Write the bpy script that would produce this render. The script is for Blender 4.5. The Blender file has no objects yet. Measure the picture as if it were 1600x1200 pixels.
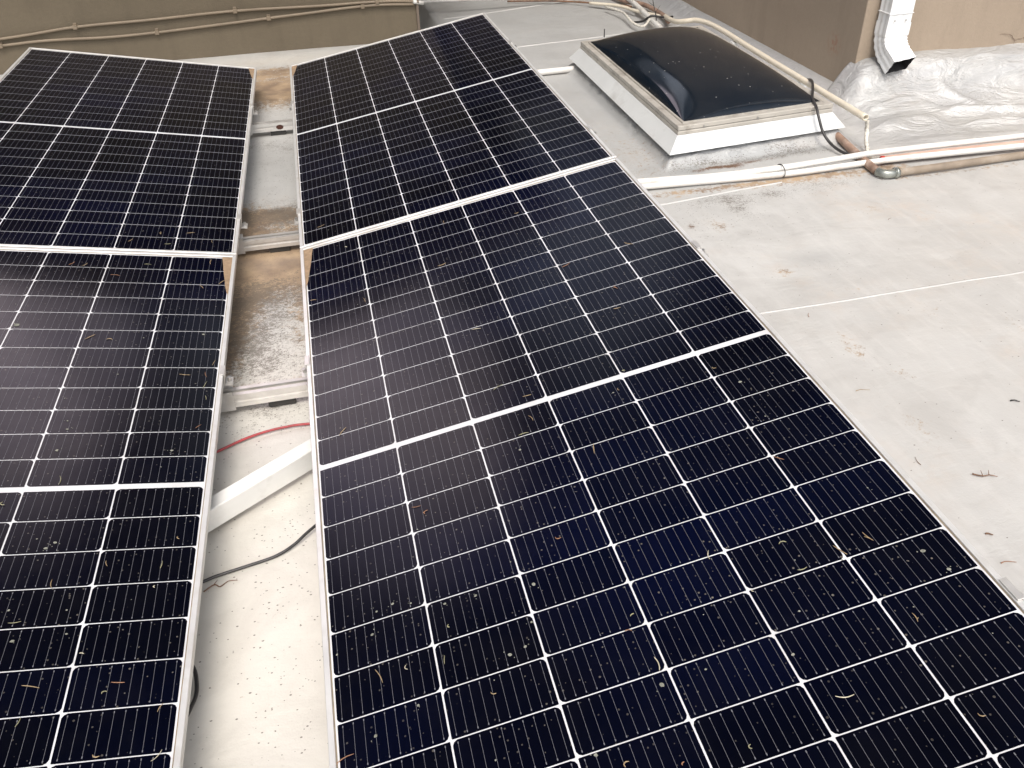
import bpy, bmesh, math, random
from mathutils import Vector, Matrix, noise
D = bpy.data
SC = bpy.context.scene
COL = SC.collection
R_ = math.radians
rnd = random.Random(7)

# ------------------------------------------------------------------ camera
cam_d = D.cameras.new('camera'); cam = D.objects.new('camera', cam_d); COL.objects.link(cam)
cam_d.sensor_width = 36.0; cam_d.lens = 36.0 * 1318.125 / 1600.0
cam_d.clip_start = 0.05; cam_d.clip_end = 3000
CX = Vector((0.974138, -0.224417, -0.026297)); CY = Vector((0.152308, 0.566204, 0.810071)); CZ = Vector((-0.166904, -0.793127, 0.585741))
m = Matrix.Identity(4)
for i, v in enumerate((CX, CY, CZ)):
    for k in range(3): m[k][i] = v[k]
m.translation = Vector((0.258678, -2.698657, 1.284832))
cam.matrix_world = m
SC.camera = cam
SC.render.engine = 'CYCLES'

# ------------------------------------------------------------------ sky, sun, exposure
SUN_EL, SUN_AZ = R_(60), R_(186)          # azimuth clockwise from +Y
w = D.worlds.new('World'); SC.world = w; w.use_nodes = True
nt = w.node_tree; nt.nodes.clear()
o_ = nt.nodes.new('ShaderNodeOutputWorld'); bg = nt.nodes.new('ShaderNodeBackground')
sky = nt.nodes.new('ShaderNodeTexSky'); sky.sky_type = 'NISHITA'; sky.sun_disc = False
sky.sun_elevation = SUN_EL; sky.sun_rotation = SUN_AZ; sky.air_density = 1.0; sky.dust_density = 3.0; sky.ozone_density = 1.0
hs = nt.nodes.new('ShaderNodeHueSaturation'); hs.inputs['Saturation'].default_value = 0.35
mx = nt.nodes.new('ShaderNodeMix'); mx.data_type = 'RGBA'; mx.blend_type = 'MULTIPLY'; mx.inputs['Factor'].default_value = 1.0
tc = nt.nodes.new('ShaderNodeTexCoord'); nz = nt.nodes.new('ShaderNodeTexNoise'); nz.inputs['Scale'].default_value = 2.2; nz.inputs['Detail'].default_value = 4
cr = nt.nodes.new('ShaderNodeValToRGB'); cr.color_ramp.elements[0].position = 0.3; cr.color_ramp.elements[0].color = (0.72, 0.75, 0.80, 1)
cr.color_ramp.elements[1].position = 0.7; cr.color_ramp.elements[1].color = (1.25, 1.2, 1.14, 1)
nt.links.new(tc.outputs['Generated'], nz.inputs['Vector']); nt.links.new(nz.outputs['Fac'], cr.inputs['Fac'])
nt.links.new(sky.outputs[0], hs.inputs['Color']); nt.links.new(hs.outputs[0], mx.inputs[6]); nt.links.new(cr.outputs[0], mx.inputs[7])
def sky_patch(az, el, w0, w1):            # a brighter opening in the overcast
    d = (math.sin(R_(az)) * math.cos(R_(el)), math.cos(R_(az)) * math.cos(R_(el)), math.sin(R_(el)))
    dp = nt.nodes.new('ShaderNodeVectorMath'); dp.operation = 'DOT_PRODUCT'; nt.links.new(tc.outputs['Generated'], dp.inputs[0]); dp.inputs[1].default_value = d
    ad = nt.nodes.new('ShaderNodeMath'); ad.operation = 'MULTIPLY_ADD'; nt.links.new(nz.outputs['Fac'], ad.inputs[0]); ad.inputs[1].default_value = .06; nt.links.new(dp.outputs['Value'], ad.inputs[2])
    mr = nt.nodes.new('ShaderNodeMapRange'); mr.interpolation_type = 'SMOOTHERSTEP'; nt.links.new(ad.outputs[0], mr.inputs[0])
    mr.inputs[1].default_value = math.cos(R_(w1)) + .03; mr.inputs[2].default_value = math.cos(R_(w0)) + .03; return mr.outputs[0]
def acc(prev, sock, k):
    n = nt.nodes.new('ShaderNodeMath'); n.operation = 'MULTIPLY_ADD'; nt.links.new(sock, n.inputs[0]); n.inputs[1].default_value = k
    if isinstance(prev, float): n.inputs[2].default_value = prev
    else: nt.links.new(prev, n.inputs[2])
    return n.outputs[0]
br = acc(.36, sky_patch(-13, 32.5, 1, 8.5), 4.3)
br = acc(br, sky_patch(-19, 39, .5, 8), 4.8)
br = acc(br, sky_patch(8, 33, 1, 8), 1.7)
br = acc(br, sky_patch(185, 42, 15, 80), 1.1)
wm = nt.nodes.new('ShaderNodeMix'); wm.data_type = 'RGBA'; wm.blend_type = 'MULTIPLY'; nt.links.new(sky_patch(-17, 35, 2, 17), wm.inputs[0]); nt.links.new(mx.outputs[2], wm.inputs[6]); wm.inputs[7].default_value = (1.0, .80, .78, 1)
sc_ = nt.nodes.new('ShaderNodeVectorMath'); sc_.operation = 'SCALE'; nt.links.new(wm.outputs[2], sc_.inputs[0]); nt.links.new(br, sc_.inputs['Scale'])
nt.links.new(sc_.outputs[0], bg.inputs['Color']); bg.inputs['Strength'].default_value = 0.15
nt.links.new(bg.outputs[0], o_.inputs[0])
sd = D.lights.new('sun', 'SUN'); sd.energy = 1.5; sd.angle = R_(22); sd.color = (1.0, 0.94, 0.85)
so = D.objects.new('sun', sd); COL.objects.link(so)
so.rotation_euler = Vector((math.sin(SUN_AZ) * math.cos(SUN_EL), math.cos(SUN_AZ) * math.cos(SUN_EL), math.sin(SUN_EL))).to_track_quat('Z', 'Y').to_euler()
SC.view_settings.view_transform = 'Standard'; SC.view_settings.look = 'None'
SC.view_settings.exposure = 0.45; SC.view_settings.gamma = 1.0

# ------------------------------------------------------------------ node helpers
class NT:
    def __init__(s, name):
        s.m = D.materials.new(name); s.m.use_nodes = True; s.t = s.m.node_tree; s.t.nodes.clear()
        s.out = s.t.nodes.new('ShaderNodeOutputMaterial'); s.b = s.t.nodes.new('ShaderNodeBsdfPrincipled')
        s.t.links.new(s.b.outputs[0], s.out.inputs[0])
    def lk(s, a, b): s.t.links.new(a, b)
    def node(s, k, **kw):
        n = s.t.nodes.new(k)
        for a, v in kw.items(): setattr(n, a, v)
        return n
    def put(s, sock, v):
        if isinstance(v, (int, float)): sock.default_value = v
        elif isinstance(v, tuple): sock.default_value = v if len(v) == 4 or len(sock.default_value) == 3 else v + (1,)
        else: s.lk(v, sock)
    def set(s, **kw):
        for k, v in kw.items(): s.put(s.b.inputs[k.replace('_', ' ')], v)
    def coord(s):
        if not hasattr(s, '_c'): s._c = s.node('ShaderNodeNewGeometry').outputs['Position']
        return s._c
    def obj(s):
        return s.node('ShaderNodeTexCoord').outputs['Object']
    def scalev(s, v, sc):
        n = s.node('ShaderNodeVectorMath', operation='MULTIPLY'); s.lk(v, n.inputs[0]); n.inputs[1].default_value = sc; return n.outputs[0]
    def noise(s, scale, detail=3, rough=.5, vec=None, dist=0.0):
        n = s.node('ShaderNodeTexNoise'); n.inputs['Scale'].default_value = scale; n.inputs['Detail'].default_value = detail
        n.inputs['Roughness'].default_value = rough; n.inputs['Distortion'].default_value = dist
        s.lk(vec if vec is not None else s.coord(), n.inputs['Vector']); return n.outputs['Fac']
    def vor(s, scale, vec=None, feature='F1', out='Distance', rand=1.0):
        n = s.node('ShaderNodeTexVoronoi', feature=feature); n.inputs['Scale'].default_value = scale; n.inputs['Randomness'].default_value = rand
        s.lk(vec if vec is not None else s.coord(), n.inputs['Vector']); return n.outputs[out]
    def ramp(s, f, a, b, lo=0.0, hi=1.0):
        n = s.node('ShaderNodeMapRange'); s.put(n.inputs[0], f)
        for i, v in zip((1, 2, 3, 4), (a, b, lo, hi)): n.inputs[i].default_value = v
        return n.outputs[0]
    def math(s, op, a, b=0.0):
        n = s.node('ShaderNodeMath', operation=op); s.put(n.inputs[0], a); s.put(n.inputs[1], b); return n.outputs[0]
    def mix(s, f, a, b):
        n = s.node('ShaderNodeMix', data_type='RGBA'); s.put(n.inputs[0], f); s.put(n.inputs[6], a); s.put(n.inputs[7], b); return n.outputs[2]
    def bump(s, h, strength, dist, prev=None):
        n = s.node('ShaderNodeBump'); n.inputs['Strength'].default_value = strength; n.inputs['Distance'].default_value = dist
        s.lk(h, n.inputs['Height'])
        if prev is not None: s.lk(prev, n.inputs['Normal'])
        s.lk(n.outputs[0], s.b.inputs['Normal']); return n.outputs[0]
    def attr(s, name):
        n = s.node('ShaderNodeAttribute'); n.attribute_name = name; return n.outputs['Fac']

def simple(name, col, rough=.5, metal=0.0, var=.12, vs=30, bump=0.0, bs=200, dirt=None, dirtamt=.5, ds=12):
    n = NT(name)
    f = n.noise(vs, 4)
    a = tuple(c * (1 - var) for c in col); b = tuple(min(1, c * (1 + var)) for c in col)
    c = n.mix(n.ramp(f, .3, .7), a, b)
    if dirt: c = n.mix(n.ramp(n.noise(ds, 6, .65), .52, .75, 0, dirtamt), c, dirt)
    n.set(Base_Color=c, Roughness=n.ramp(n.noise(vs * .7, 3), .3, .7, max(0.02, rough - .08), rough + .08), Metallic=metal)
    if bump: n.bump(n.noise(bs, 3), bump, .002)
    return n.m

# ------------------------------------------------------------------ materials
def mat_cell(tone=1.0):
    n = NT('solar_cell'); p = n.coord()
    big = n.noise(1.6, 2)
    base = n.mix(n.ramp(big, .38, .68), (.0003 * tone, .0005 * tone, .0030 * tone), (.0005 * tone, .0011 * tone, .0074 * tone))
    # fine dust grains
    v = n.node('ShaderNodeTexVoronoi'); v.inputs['Scale'].default_value = 95; n.lk(p, v.inputs['Vector'])
    sep = n.node('ShaderNodeSeparateColor'); n.lk(v.outputs['Color'], sep.inputs[0])
    lim = n.ramp(sep.outputs[0], .35, 1.0, 0.0, .20)
    g1 = n.math('LESS_THAN', v.outputs['Distance'], lim)
    v2 = n.node('ShaderNodeTexVoronoi'); v2.inputs['Scale'].default_value = 33; n.lk(p, v2.inputs['Vector'])
    sep2 = n.node('ShaderNodeSeparateColor'); n.lk(v2.outputs['Color'], sep2.inputs[0])
    lim2 = n.ramp(sep2.outputs[0], .62, 1.0, 0.0, .085)
    g2 = n.math('LESS_THAN', v2.outputs['Distance'], lim2)
    patch = n.ramp(n.noise(3.5, 4, .6), .4, .68, .3, 1.0)
    g = n.math('MULTIPLY', n.math('MAXIMUM', n.math('MULTIPLY', g1, .26), n.math('MULTIPLY', g2, .42)), patch)
    film = n.ramp(n.noise(7, 5, .65, dist=.6), .42, .85, .0, .006)
    c = n.mix(film, base, (.36, .32, .27)); c = n.mix(g, c, (.42, .38, .32))
    n.set(Base_Color=c, Roughness=n.math('ADD', n.ramp(n.noise(26, 4), .3, .7, .11, .16), n.math('MULTIPLY', g, .4)), IOR=1.21)
    n.bump(n.noise(420, 2), .05, .0004)
    return n.m
def mat_back():
    n = NT('white_backsheet'); c = n.mix(n.ramp(n.noise(9, 4), .35, .75), (.66, .66, .68), (.52, .51, .51))
    n.set(Base_Color=c, Roughness=.2, IOR=1.19); return n.m
def mat_bus():
    n = NT('tinned_ribbon'); n.set(Base_Color=(.155, .155, .17), Roughness=.4, Metallic=.2, IOR=1.2); return n.m

M = {}
M['cell'] = mat_cell(); M['cell_b'] = mat_cell(1.4); M['back'] = mat_back(); M['bus'] = mat_bus()
M['frame'] = simple('anodised_frame', (.70, .69, .67), .38, .45, .06, 14, dirt=(.36, .29, .21), dirtamt=.35, ds=9)
M['gasket'] = simple('silted_gasket', (.24, .19, .13), .8, 0, .4, 25)
M['silt'] = simple('dry_silt', (.27, .185, .115), .95, 0, .2, 60, .3)
M['spot'] = simple('dried_spot', (.20, .20, .165), .8, 0, .35, 90)
M['alu'] = simple('mill_aluminium', (.62, .60, .57), .36, .6, .12, 20, dirt=(.30, .25, .19), dirtamt=.4)
M['zinc'] = simple('zinc_bolt', (.45, .44, .42), .35, .8, .2, 60)
M['beam'] = simple('white_painted_beam', (.72, .71, .68), .45, .1, .05, 10, dirt=(.4, .36, .3), dirtamt=.35)
M['dark'] = simple('dark_rubber', (.03, .028, .026), .6, 0, .3)
M['rubber'] = simple('black_cable_jacket', (.028, .026, .026), .42, 0, .3, 40)
M['redc'] = simple('red_cable_jacket', (.34, .04, .045), .42, 0, .2, 40)
M['pvc'] = simple('white_pvc', (.66, .64, .60), .35, 0, .06, 8, dirt=(.25, .2, .14), dirtamt=.55, ds=7)
M['cream'] = simple('cream_conduit', (.62, .56, .45), .42, 0, .08, 8, dirt=(.3, .22, .13), dirtamt=.4, ds=8)
M['copper'] = simple('pinkish_copper', (.50, .33, .26), .5, .1, .15, 12, dirt=(.55, .5, .46), dirtamt=.5, ds=6)
M['redend'] = simple('red_cap', (.5, .03, .02), .5)
M['tan'] = simple('tan_pipe', (.25, .20, .15), .55, 0, .2, 12, dirt=(.36, .34, .31), dirtamt=.5)
M['silverp'] = simple('silver_coated_metal', (.30, .31, .28), .3, .7, .2, 30)
M['brownp'] = simple('weathered_brown_pipe', (.25, .16, .115), .6, 0, .35, 14, dirt=(.6, .5, .42), dirtamt=.6)
M['taupe_pipe'] = simple('taupe_painted_conduit', (.19, .147, .10), .55, 0, .12, 8)
M['rope'] = simple('paint_crusted_cable', (.6, .57, .5), .8, 0, .2, 60, dirt=(.1, .08, .06), dirtamt=1, ds=50)
M['dsp'] = simple('white_enamel', (.76, .76, .75), .3, 0, .03, 8, dirt=(.5, .47, .42), dirtamt=.25, ds=14)
M['dsp_in'] = simple('downspout_inside', (.02, .018, .02), .8)  # near-black, paints the shade inside the spout
M['skirt'] = simple('white_metal_flashing', (.66, .67, .66), .4, .15, .05, 6, dirt=(.33, .31, .28), dirtamt=.5, ds=6)
M['cap'] = simple('beige_skylight_cap', (.46, .43, .38), .42, .2, .10, 9, dirt=(.16, .13, .10), dirtamt=.8, ds=8)
M['twig'] = simple('brown_twig', (.17, .09, .05), .8, 0, .3, 60)
M['n_tan'] = simple('tan_needle', (.30, .215, .12), .7, 0, .25, 120)
M['n_olive'] = simple('olive_needle', (.25, .235, .14), .7, 0, .25, 120)
M['n_red'] = simple('rusty_needle', (.26, .13, .07), .7, 0, .25, 120)
M['n_pale'] = simple('pale_needle', (.5, .45, .33), .7, 0, .2, 120)
M['seam'] = simple('silver_seam_caulk', (.53, .52, .50), .4, .15, .06, 12)
M['crack'] = simple('crack_shadow_line', (.16, .11, .08), .9)
M['fascia'] = simple('brown_fascia', (.13, .1, .075), .6)
M['shingle'] = simple('grey_shingles', (.12, .115, .11), .9, 0, .4, 18, .6, 60)
M['soil'] = simple('yard_soil', (.16, .15, .09), .95, 0, .4, 1.2, .4, 10)

def mat_dome():
    n = NT('smoked_acrylic')
    dust = n.ramp(n.noise(5, 5, .65), .4, .8, .004, .035)
    v = n.node('ShaderNodeTexVoronoi'); v.inputs['Scale'].default_value = 42; n.lk(n.coord(), v.inputs['Vector'])
    sp = n.node('ShaderNodeSeparateColor'); n.lk(v.outputs['Color'], sp.inputs[0])
    g = n.math('LESS_THAN', v.outputs['Distance'], n.ramp(sp.outputs[0], .55, 1, 0, .14))
    c = n.mix(dust, (.004, .008, .014), (.3, .28, .25)); c = n.mix(n.math('MULTIPLY', g, .6), c, (.4, .38, .34))
    n.set(Base_Color=c, Roughness=n.ramp(n.noise(6, 4), .3, .7, .04, .10), IOR=1.42)
    n.bump(n.noise(3, 2), .15, .01)
    return n.m
M['dome'] = mat_dome()

def mat_roof():
    n = NT('aluminised_roof_coating'); p = n.coord()
    big = n.noise(.9, 5, .6, dist=.4); mid = n.noise(5.5, 6, .65, dist=.8); fine = n.noise(60, 4, .6)
    c = n.mix(n.ramp(big, .35, .65), (.462, .454, .436), (.556, .547, .525))
    c = n.mix(n.ramp(mid, .45, .8, 0, .6), c, (.385, .374, .355))
    # brush streaks
    st = n.noise(3.0, 5, .6, vec=n.scalev(p, (9, 1.2, 1)))
    c = n.mix(n.ramp(st, .5, .8, 0, .35), c, (.66, .645, .62))
    # thin light brown blush patches
    c = n.mix(n.math('MULTIPLY', n.ramp(n.noise(2.3, 5, .6), .54, .78, 0, .5), n.ramp(n.noise(18, 5, .7), .4, .7)), c, (.56, .44, .34))
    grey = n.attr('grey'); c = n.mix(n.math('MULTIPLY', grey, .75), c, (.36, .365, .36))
    wr0 = n.attr('wrinkle'); c = n.mix(n.math('MULTIPLY', wr0, n.ramp(n.noise(3.2, 4), .35, .65, .15, .55)), c, (.38, .38, .385))
    cream = n.attr('cream'); c = n.mix(n.math('MULTIPLY', cream, .8), c, n.mix(n.ramp(mid, .4, .75), (.76, .72, .64), (.64, .60, .53)))  # warm cream coat, lightened further to offset panel shade in the gap
    # tan silt
    brown = n.attr('brown'); bn = n.noise(46, 7, .85)
    bt = n.math('ADD', n.math('MULTIPLY', brown, 1.15), n.math('MULTIPLY', n.math('SUBTRACT', bn, .5), 2.6))
    c = n.mix(n.ramp(bt, .38, .62, 0, .85), c, n.mix(n.ramp(n.noise(12, 5), .35, .65), (.19, .115, .06), (.40, .27, .15)))
    # rust
    rust = n.attr('rust'); rt = n.math('ADD', rust, n.math('MULTIPLY', n.math('SUBTRACT', n.noise(60, 8, .85), .5), 2.6))
    c = n.mix(n.ramp(rt, .45, .85, 0, .95), c, n.mix(n.noise(80, 3), (.20, .085, .03), (.07, .045, .03)))
    # black specks, denser where the mask says
    spk = n.attr('speck'); vec = n.scalev(p, (1, 1.5, 1))
    v = n.node('ShaderNodeTexVoronoi'); v.inputs['Scale'].default_value = 170
    n.lk(vec, v.inputs['Vector']); sp = n.node('ShaderNodeSeparateColor'); n.lk(v.outputs['Color'], sp.inputs[0])
    cl = n.ramp(n.noise(11, 5, .7), .38, .68)
    dens = n.math('ADD', n.math('MULTIPLY', spk, n.math('ADD', .25, n.math('MULTIPLY', cl, .8))), n.math('MULTIPLY', cl, .012))
    on = n.math('LESS_THAN', sp.outputs[0], dens)
    sz = n.ramp(sp.outputs[1], 0, 1, .15, .5)
    s1 = n.math('MULTIPLY', on, n.math('LESS_THAN', v.outputs['Distance'], sz))
    fl = n.noise(95, 8, .9, vec=vec, dist=.5)
    s2 = n.ramp(n.math('ADD', n.math('MULTIPLY', spk, .20), n.math('ADD', fl, n.math('MULTIPLY', cl, .11))), .66, .71)
    s2 = n.math('MULTIPLY', s2, n.ramp(spk, .05, .3))
    c = n.mix(n.math('MULTIPLY', n.math('MAXIMUM', s1, s2), .8), c, (.12, .10, .08))
    # far silver sheen
    n.set(Base_Color=c, Roughness=n.ramp(n.noise(4, 4), .3, .7, .36, .56), Metallic=n.math('MULTIPLY', n.ramp(brown, 0, 1, 1, 0), n.math('ADD', .2, n.math('MULTIPLY', wr0, .2))))
    wr = n.attr('wrinkle')
    wn = n.noise(5.0, 7, .58, vec=n.scalev(p, (.8, 1.9, 2.0)), dist=1.1)
    b1 = n.bump(n.math('MULTIPLY', wn, wr), 1.0, .030)
    b2 = n.bump(n.math('ADD', n.math('MULTIPLY', n.noise(9, 5, .6), .8), n.math('MULTIPLY', n.noise(2.6, 5, .55, vec=n.scalev(p, (1, 2.2, 1)), dist=.5), 1.6)), .28, .014, b1)
    n.bump(n.math('ADD', fine, n.math('MULTIPLY', n.noise(240, 2), .5)), .3, .0018, b2)
    return n.m
M['roof'] = mat_roof()

def mat_stucco(name, a, b, stain=None):
    n = NT(name)
    c = n.mix(n.ramp(n.noise(1.3, 5, .6), .3, .7), a, b)
    c = n.mix(n.ramp(n.noise(40, 5, .7), .4, .8, 0, .25), c, tuple(x * .75 for x in a))
    vs = n.noise(2.5, 5, .6, vec=n.scalev(n.coord(), (3, 3, .5)))
    c = n.mix(n.ramp(vs, .5, .8, 0, .5), c, tuple(x * .7 for x in a))
    if stain:                          # a rusty blotch on the plaster
        d = n.node('ShaderNodeVectorMath', operation='DISTANCE'); n.lk(n.coord(), d.inputs[0]); d.inputs[1].default_value = stain
        f = n.math('MULTIPLY', n.ramp(d.outputs['Value'], .02, .075, 1, 0), n.ramp(n.noise(38, 4), .45, .6))
        c = n.mix(n.math('MULTIPLY', f, .55), c, (.30, .13, .075))
    n.set(Base_Color=c, Roughness=.85)
    b1 = n.bump(n.noise(7, 3), .25, .01); n.bump(n.noise(110, 5, .65), .8, .0028, b1)
    return n.m
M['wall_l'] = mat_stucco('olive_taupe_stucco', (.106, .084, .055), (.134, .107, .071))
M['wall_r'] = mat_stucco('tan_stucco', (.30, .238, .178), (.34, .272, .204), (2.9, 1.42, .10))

# ------------------------------------------------------------------ object helpers
def link(o, parent=None):
    COL.objects.link(o)
    if parent is not None: o.parent = parent
    return o
def tag(o, label=None, cat=None, group=None, kind=None):
    if label: o['label'] = label
    if cat: o['category'] = cat
    if group: o['group'] = group
    if kind: o['kind'] = kind
    return o
def empty(name, loc=(0, 0, 0), mat=None):
    o = D.objects.new(name, None); o.empty_display_size = .05
    if mat is not None: o.matrix_world = mat
    else: o.location = loc
    return link(o)
def mesh(name, verts, faces, mats, parent=None, smooth=False, idx=None):
    me = D.meshes.new(name); me.from_pydata([tuple(v) for v in verts], [], faces)
    for mm in (mats if isinstance(mats, (list, tuple)) else [mats]): me.materials.append(mm)
    if idx: me.polygons.foreach_set('material_index', idx)
    if smooth: me.polygons.foreach_set('use_smooth', [True] * len(me.polygons))
    me.update()
    return link(D.objects.new(name, me), parent)
class MB:
    def __init__(s): s.v = []; s.f = []; s.i = []
    def quad(s, a, b, c, d, i=0):
        k = len(s.v); s.v += [a, b, c, d]; s.f.append((k, k + 1, k + 2, k + 3)); s.i.append(i)
    def poly(s, pts, i=0):
        k = len(s.v); s.v += list(pts); s.f.append(tuple(range(k, k + len(pts)))); s.i.append(i)
    def box(s, lo, hi, i=0, M4=None):
        x0, y0, z0 = lo; x1, y1, z1 = hi; k = len(s.v)
        vs = [(x0, y0, z0), (x1, y0, z0), (x1, y1, z0), (x0, y1, z0), (x0, y0, z1), (x1, y0, z1), (x1, y1, z1), (x0, y1, z1)]
        if M4 is not None: vs = [tuple(M4 @ Vector(v)) for v in vs]
        s.v += vs
        for q in ((3, 2, 1, 0), (4, 5, 6, 7), (0, 1, 5, 4), (1, 2, 6, 5), (2, 3, 7, 6), (3, 0, 4, 7)):
            s.f.append(tuple(k + t for t in q)); s.i.append(i)
    def build(s, name, mats, parent=None, smooth=False, bevel=0.0):
        o = mesh(name, s.v, s.f, mats, parent, smooth, s.i)
        if bevel:
            b = o.modifiers.new('bevel', 'BEVEL'); b.width = bevel; b.segments = 2; b.limit_method = 'ANGLE'
        return o
def catmull(P, n=8):
    P = [Vector(p) for p in P]
    if len(P) < 3: return P
    Q = [2 * P[0] - P[1]] + P + [2 * P[-1] - P[-2]]; out = []
    for i in range(1, len(Q) - 2):
        a, b, c, d = Q[i - 1:i + 3]
        for k in range(n):
            t = k / n
            out.append(.5 * ((2 * b) + (c - a) * t + (2 * a - 5 * b + 4 * c - d) * t * t + (3 * b - a - 3 * c + d) * t ** 3))
    out.append(P[-1]); return out
def tube_data(P, r, seg=12, hollow=0.0, taper=None, rough=0.0):
    v = []; f = []; n = len(P); up = Vector((0, 0, 1)); prev = None
    for i, p in enumerate(P):
        t = (P[min(i + 1, n - 1)] - P[max(i - 1, 0)]).normalized()
        s = t.cross(up) if prev is None else prev - t * prev.dot(t)
        if s.length < 1e-4: s = t.cross(Vector((1, 0, 0)))
        s.normalize(); prev = s; u = s.cross(t)
        rr = r * (taper(i / (n - 1)) if taper else 1)
        for k in range(seg):
            a = 2 * math.pi * k / seg; q = rr * (1 + rough * rnd.uniform(-1, 1))
            v.append(p + s * math.cos(a) * q + u * math.sin(a) * q)
    for i in range(n - 1):
        for k in range(seg):
            a = i * seg + k; b = i * seg + (k + 1) % seg
            f.append((a, b, b + seg, a + seg))
    if hollow:
        for end, base in ((0, 0), (n - 1, (n - 1) * seg)):
            k0 = len(v); c = P[end]
            for k in range(seg): v.append(c + (v[base + k] - c) * hollow)
            inn = P[1] - P[0] if end == 0 else P[-2] - P[-1]; inn = inn.normalized() * .03
            k1 = len(v)
            for k in range(seg): v.append(v[k0 + k] + inn)
            for k in range(seg):
                kk = (k + 1) % seg
                q = (base + k, base + kk, k0 + kk, k0 + k); q2 = (k0 + k, k0 + kk, k1 + kk, k1 + k)
                f.append(q if end else q[::-1]); f.append(q2 if end else q2[::-1])
            cap = tuple(k1 + k for k in range(seg)); f.append(cap if end else cap[::-1])
    else:
        f.append(tuple(range(seg))[::-1]); f.append(tuple((n - 1) * seg + k for k in range(seg)))
    return v, f
def tube(name, P, r, mat, parent=None, seg=12, hollow=0.0, sm=8, taper=None, rough=0.0):
    v, f = tube_data(catmull(P, sm), r, seg, hollow, taper, rough)
    o = mesh(name, v, f, mat, parent, True); return o
def sstep(a, b, x):
    t = max(0, min(1, (x - a) / (b - a))); return t * t * (3 - 2 * t)
def gau(d, s): return math.exp(-(d / s) ** 2)

RZ = -0.14                                # roof level

# ------------------------------------------------------------------ skylight footprint (slightly skewed, as measured)
SK = [Vector((1.750, .690, 0)), Vector((2.541, .772, 0)), Vector((2.566, 2.342, 0)), Vector((1.764, 2.215, 0))]
def skq(u, v): return (SK[0] * (1 - u) + SK[1] * u) * (1 - v) + (SK[3] * (1 - u) + SK[2] * u) * v
def offset_quad(d):
    P = SK; out = []
    for i in range(4):
        a, b, c = P[i - 1], P[i], P[(i + 1) % 4]
        e1 = (b - a).normalized(); e2 = (c - b).normalized()
        n1 = Vector((e1.y, -e1.x, 0)); n2 = Vector((e2.y, -e2.x, 0))
        out.append(b + (n1 + n2) * (d / (1 + n1.dot(n2))))
    return out
def sk_dist(x, y):                        # signed distance outside the skylight quad
    p = Vector((x, y, 0)); best = -9
    for i in range(4):
        a, b = SK[i], SK[(i + 1) % 4]; e = (b - a).normalized(); best = max(best, (p - a).dot(Vector((e.y, -e.x, 0))))
    return best

# ------------------------------------------------------------------ roof sheet
def lines(spec):
    out = []
    for a, b, st in spec:
        n = max(1, round((b - a) / st)); out += [a + (b - a) * i / n for i in range(n)]
    out.append(spec[-1][1]); return out
XS = lines([(-14, -3, 1.0), (-3, -.4, .08), (-.4, .4, .025), (.4, 1.3, .06), (1.3, 3.9, .013), (3.9, 5.5, .06), (5.5, 14, 1.0)])
YS = lines([(-8, -3, .5), (-3, .2, .035), (.2, 1.3, .012), (1.3, 3.0, .03), (3.0, 3.3, .02), (3.3, 5, .04), (5, 7, .12), (7, 16, 1.0)])
def seg_d(x, y, a, b):
    ax, ay = a; bx, by = b; dx, dy = bx - ax, by - ay
    t = ((x - ax) * dx + (y - ay) * dy) / (dx * dx + dy * dy); tt = max(0, min(1, t))
    return math.hypot(x - ax - dx * tt, y - ay - dy * tt), t
def roof_h(x, y):
    h = RZ + .006 * (noise.noise(Vector((x * .9, y * .9, 3))) ) + .0028 * noise.noise(Vector((x * 3.1, y * 3.1, 7)))
    wr = 0.0
    if x > 2.2 and y < 1.25 and y > .2:     # lumpy coated area in front of the right wall
        m_ = sstep(2.55, 2.95, x) * sstep(.46, .62, y)
        wr = m_
        n1 = noise.fractal(Vector((x * 5, y * 11, 1.0)), .6, 2.1, 4)
        h += m_ * (.010 * noise.noise(Vector((x * 3.2, y * 8, 1.0))) + .004 * n1 + .008)
        h += .155 * sstep(.80, 1.2, y) ** 1.3 * sstep(2.70, 2.96, x)
        d, t = seg_d(x, y, (3.20, .895), (4.6, .66)); h += .034 * gau(d, .026) * sstep(-.02, .08, t)
        d, t = seg_d(x, y, (3.20, .715), (4.6, .56)); h += .030 * gau(d, .024) * sstep(-.02, .08, t)
        d, t = seg_d(x, y, (2.84, .77), (3.08, .80)); h += .040 * gau(d, .075)
        h += .016 * gau(seg_d(x, y, (3.30, 1.02), (3.46, .90))[0], .02)
    if x > 2.7 and y >= 1.0:                # low flashing turned up the long wall
        h += .062 * sstep(2.76, 2.90, x) * sstep(1.0, 1.12, y)
        wr = max(wr, .5 * sstep(2.74, 2.84, x))
    if x < .96 and y > 2.8:
        h += .008 * sstep(3.02, 3.17, y); wr = max(wr, .15 * sstep(2.95, 3.1, y))
    if .955 < x < 1.075 and y > 3.16: h -= .5
    d = sk_dist(x, y)
    if -.1 < d < .13:
        a = sstep(.10, .0, d); h += .055 * a * (1 + .35 * noise.noise(Vector((x * 14, y * 14, 0)))) + .006 * a * noise.noise(Vector((x * 45, y * 45, 2))); wr = max(wr, a)
    return h, min(1, wr)
BLOB_R = [(1.80, .56, .05, .024, .55), (1.88, .578, .05, .018, .75), (1.97, .570, .06, .020, .8), (2.06, .598, .07, .014, .65), (2.18, .606, .06, .012, .5), (2.3, .64, .08, .012, .45), (1.735, 1.15, .022, .30, .9), (1.742, 1.65, .020, .25, .8), (1.76, .80, .025, .12, .6), (1.563, .062, .02, .02, .9), (2.0, .57, .3, .05, .25), (1.75, 2.05, .05, .1, .5)]
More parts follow.
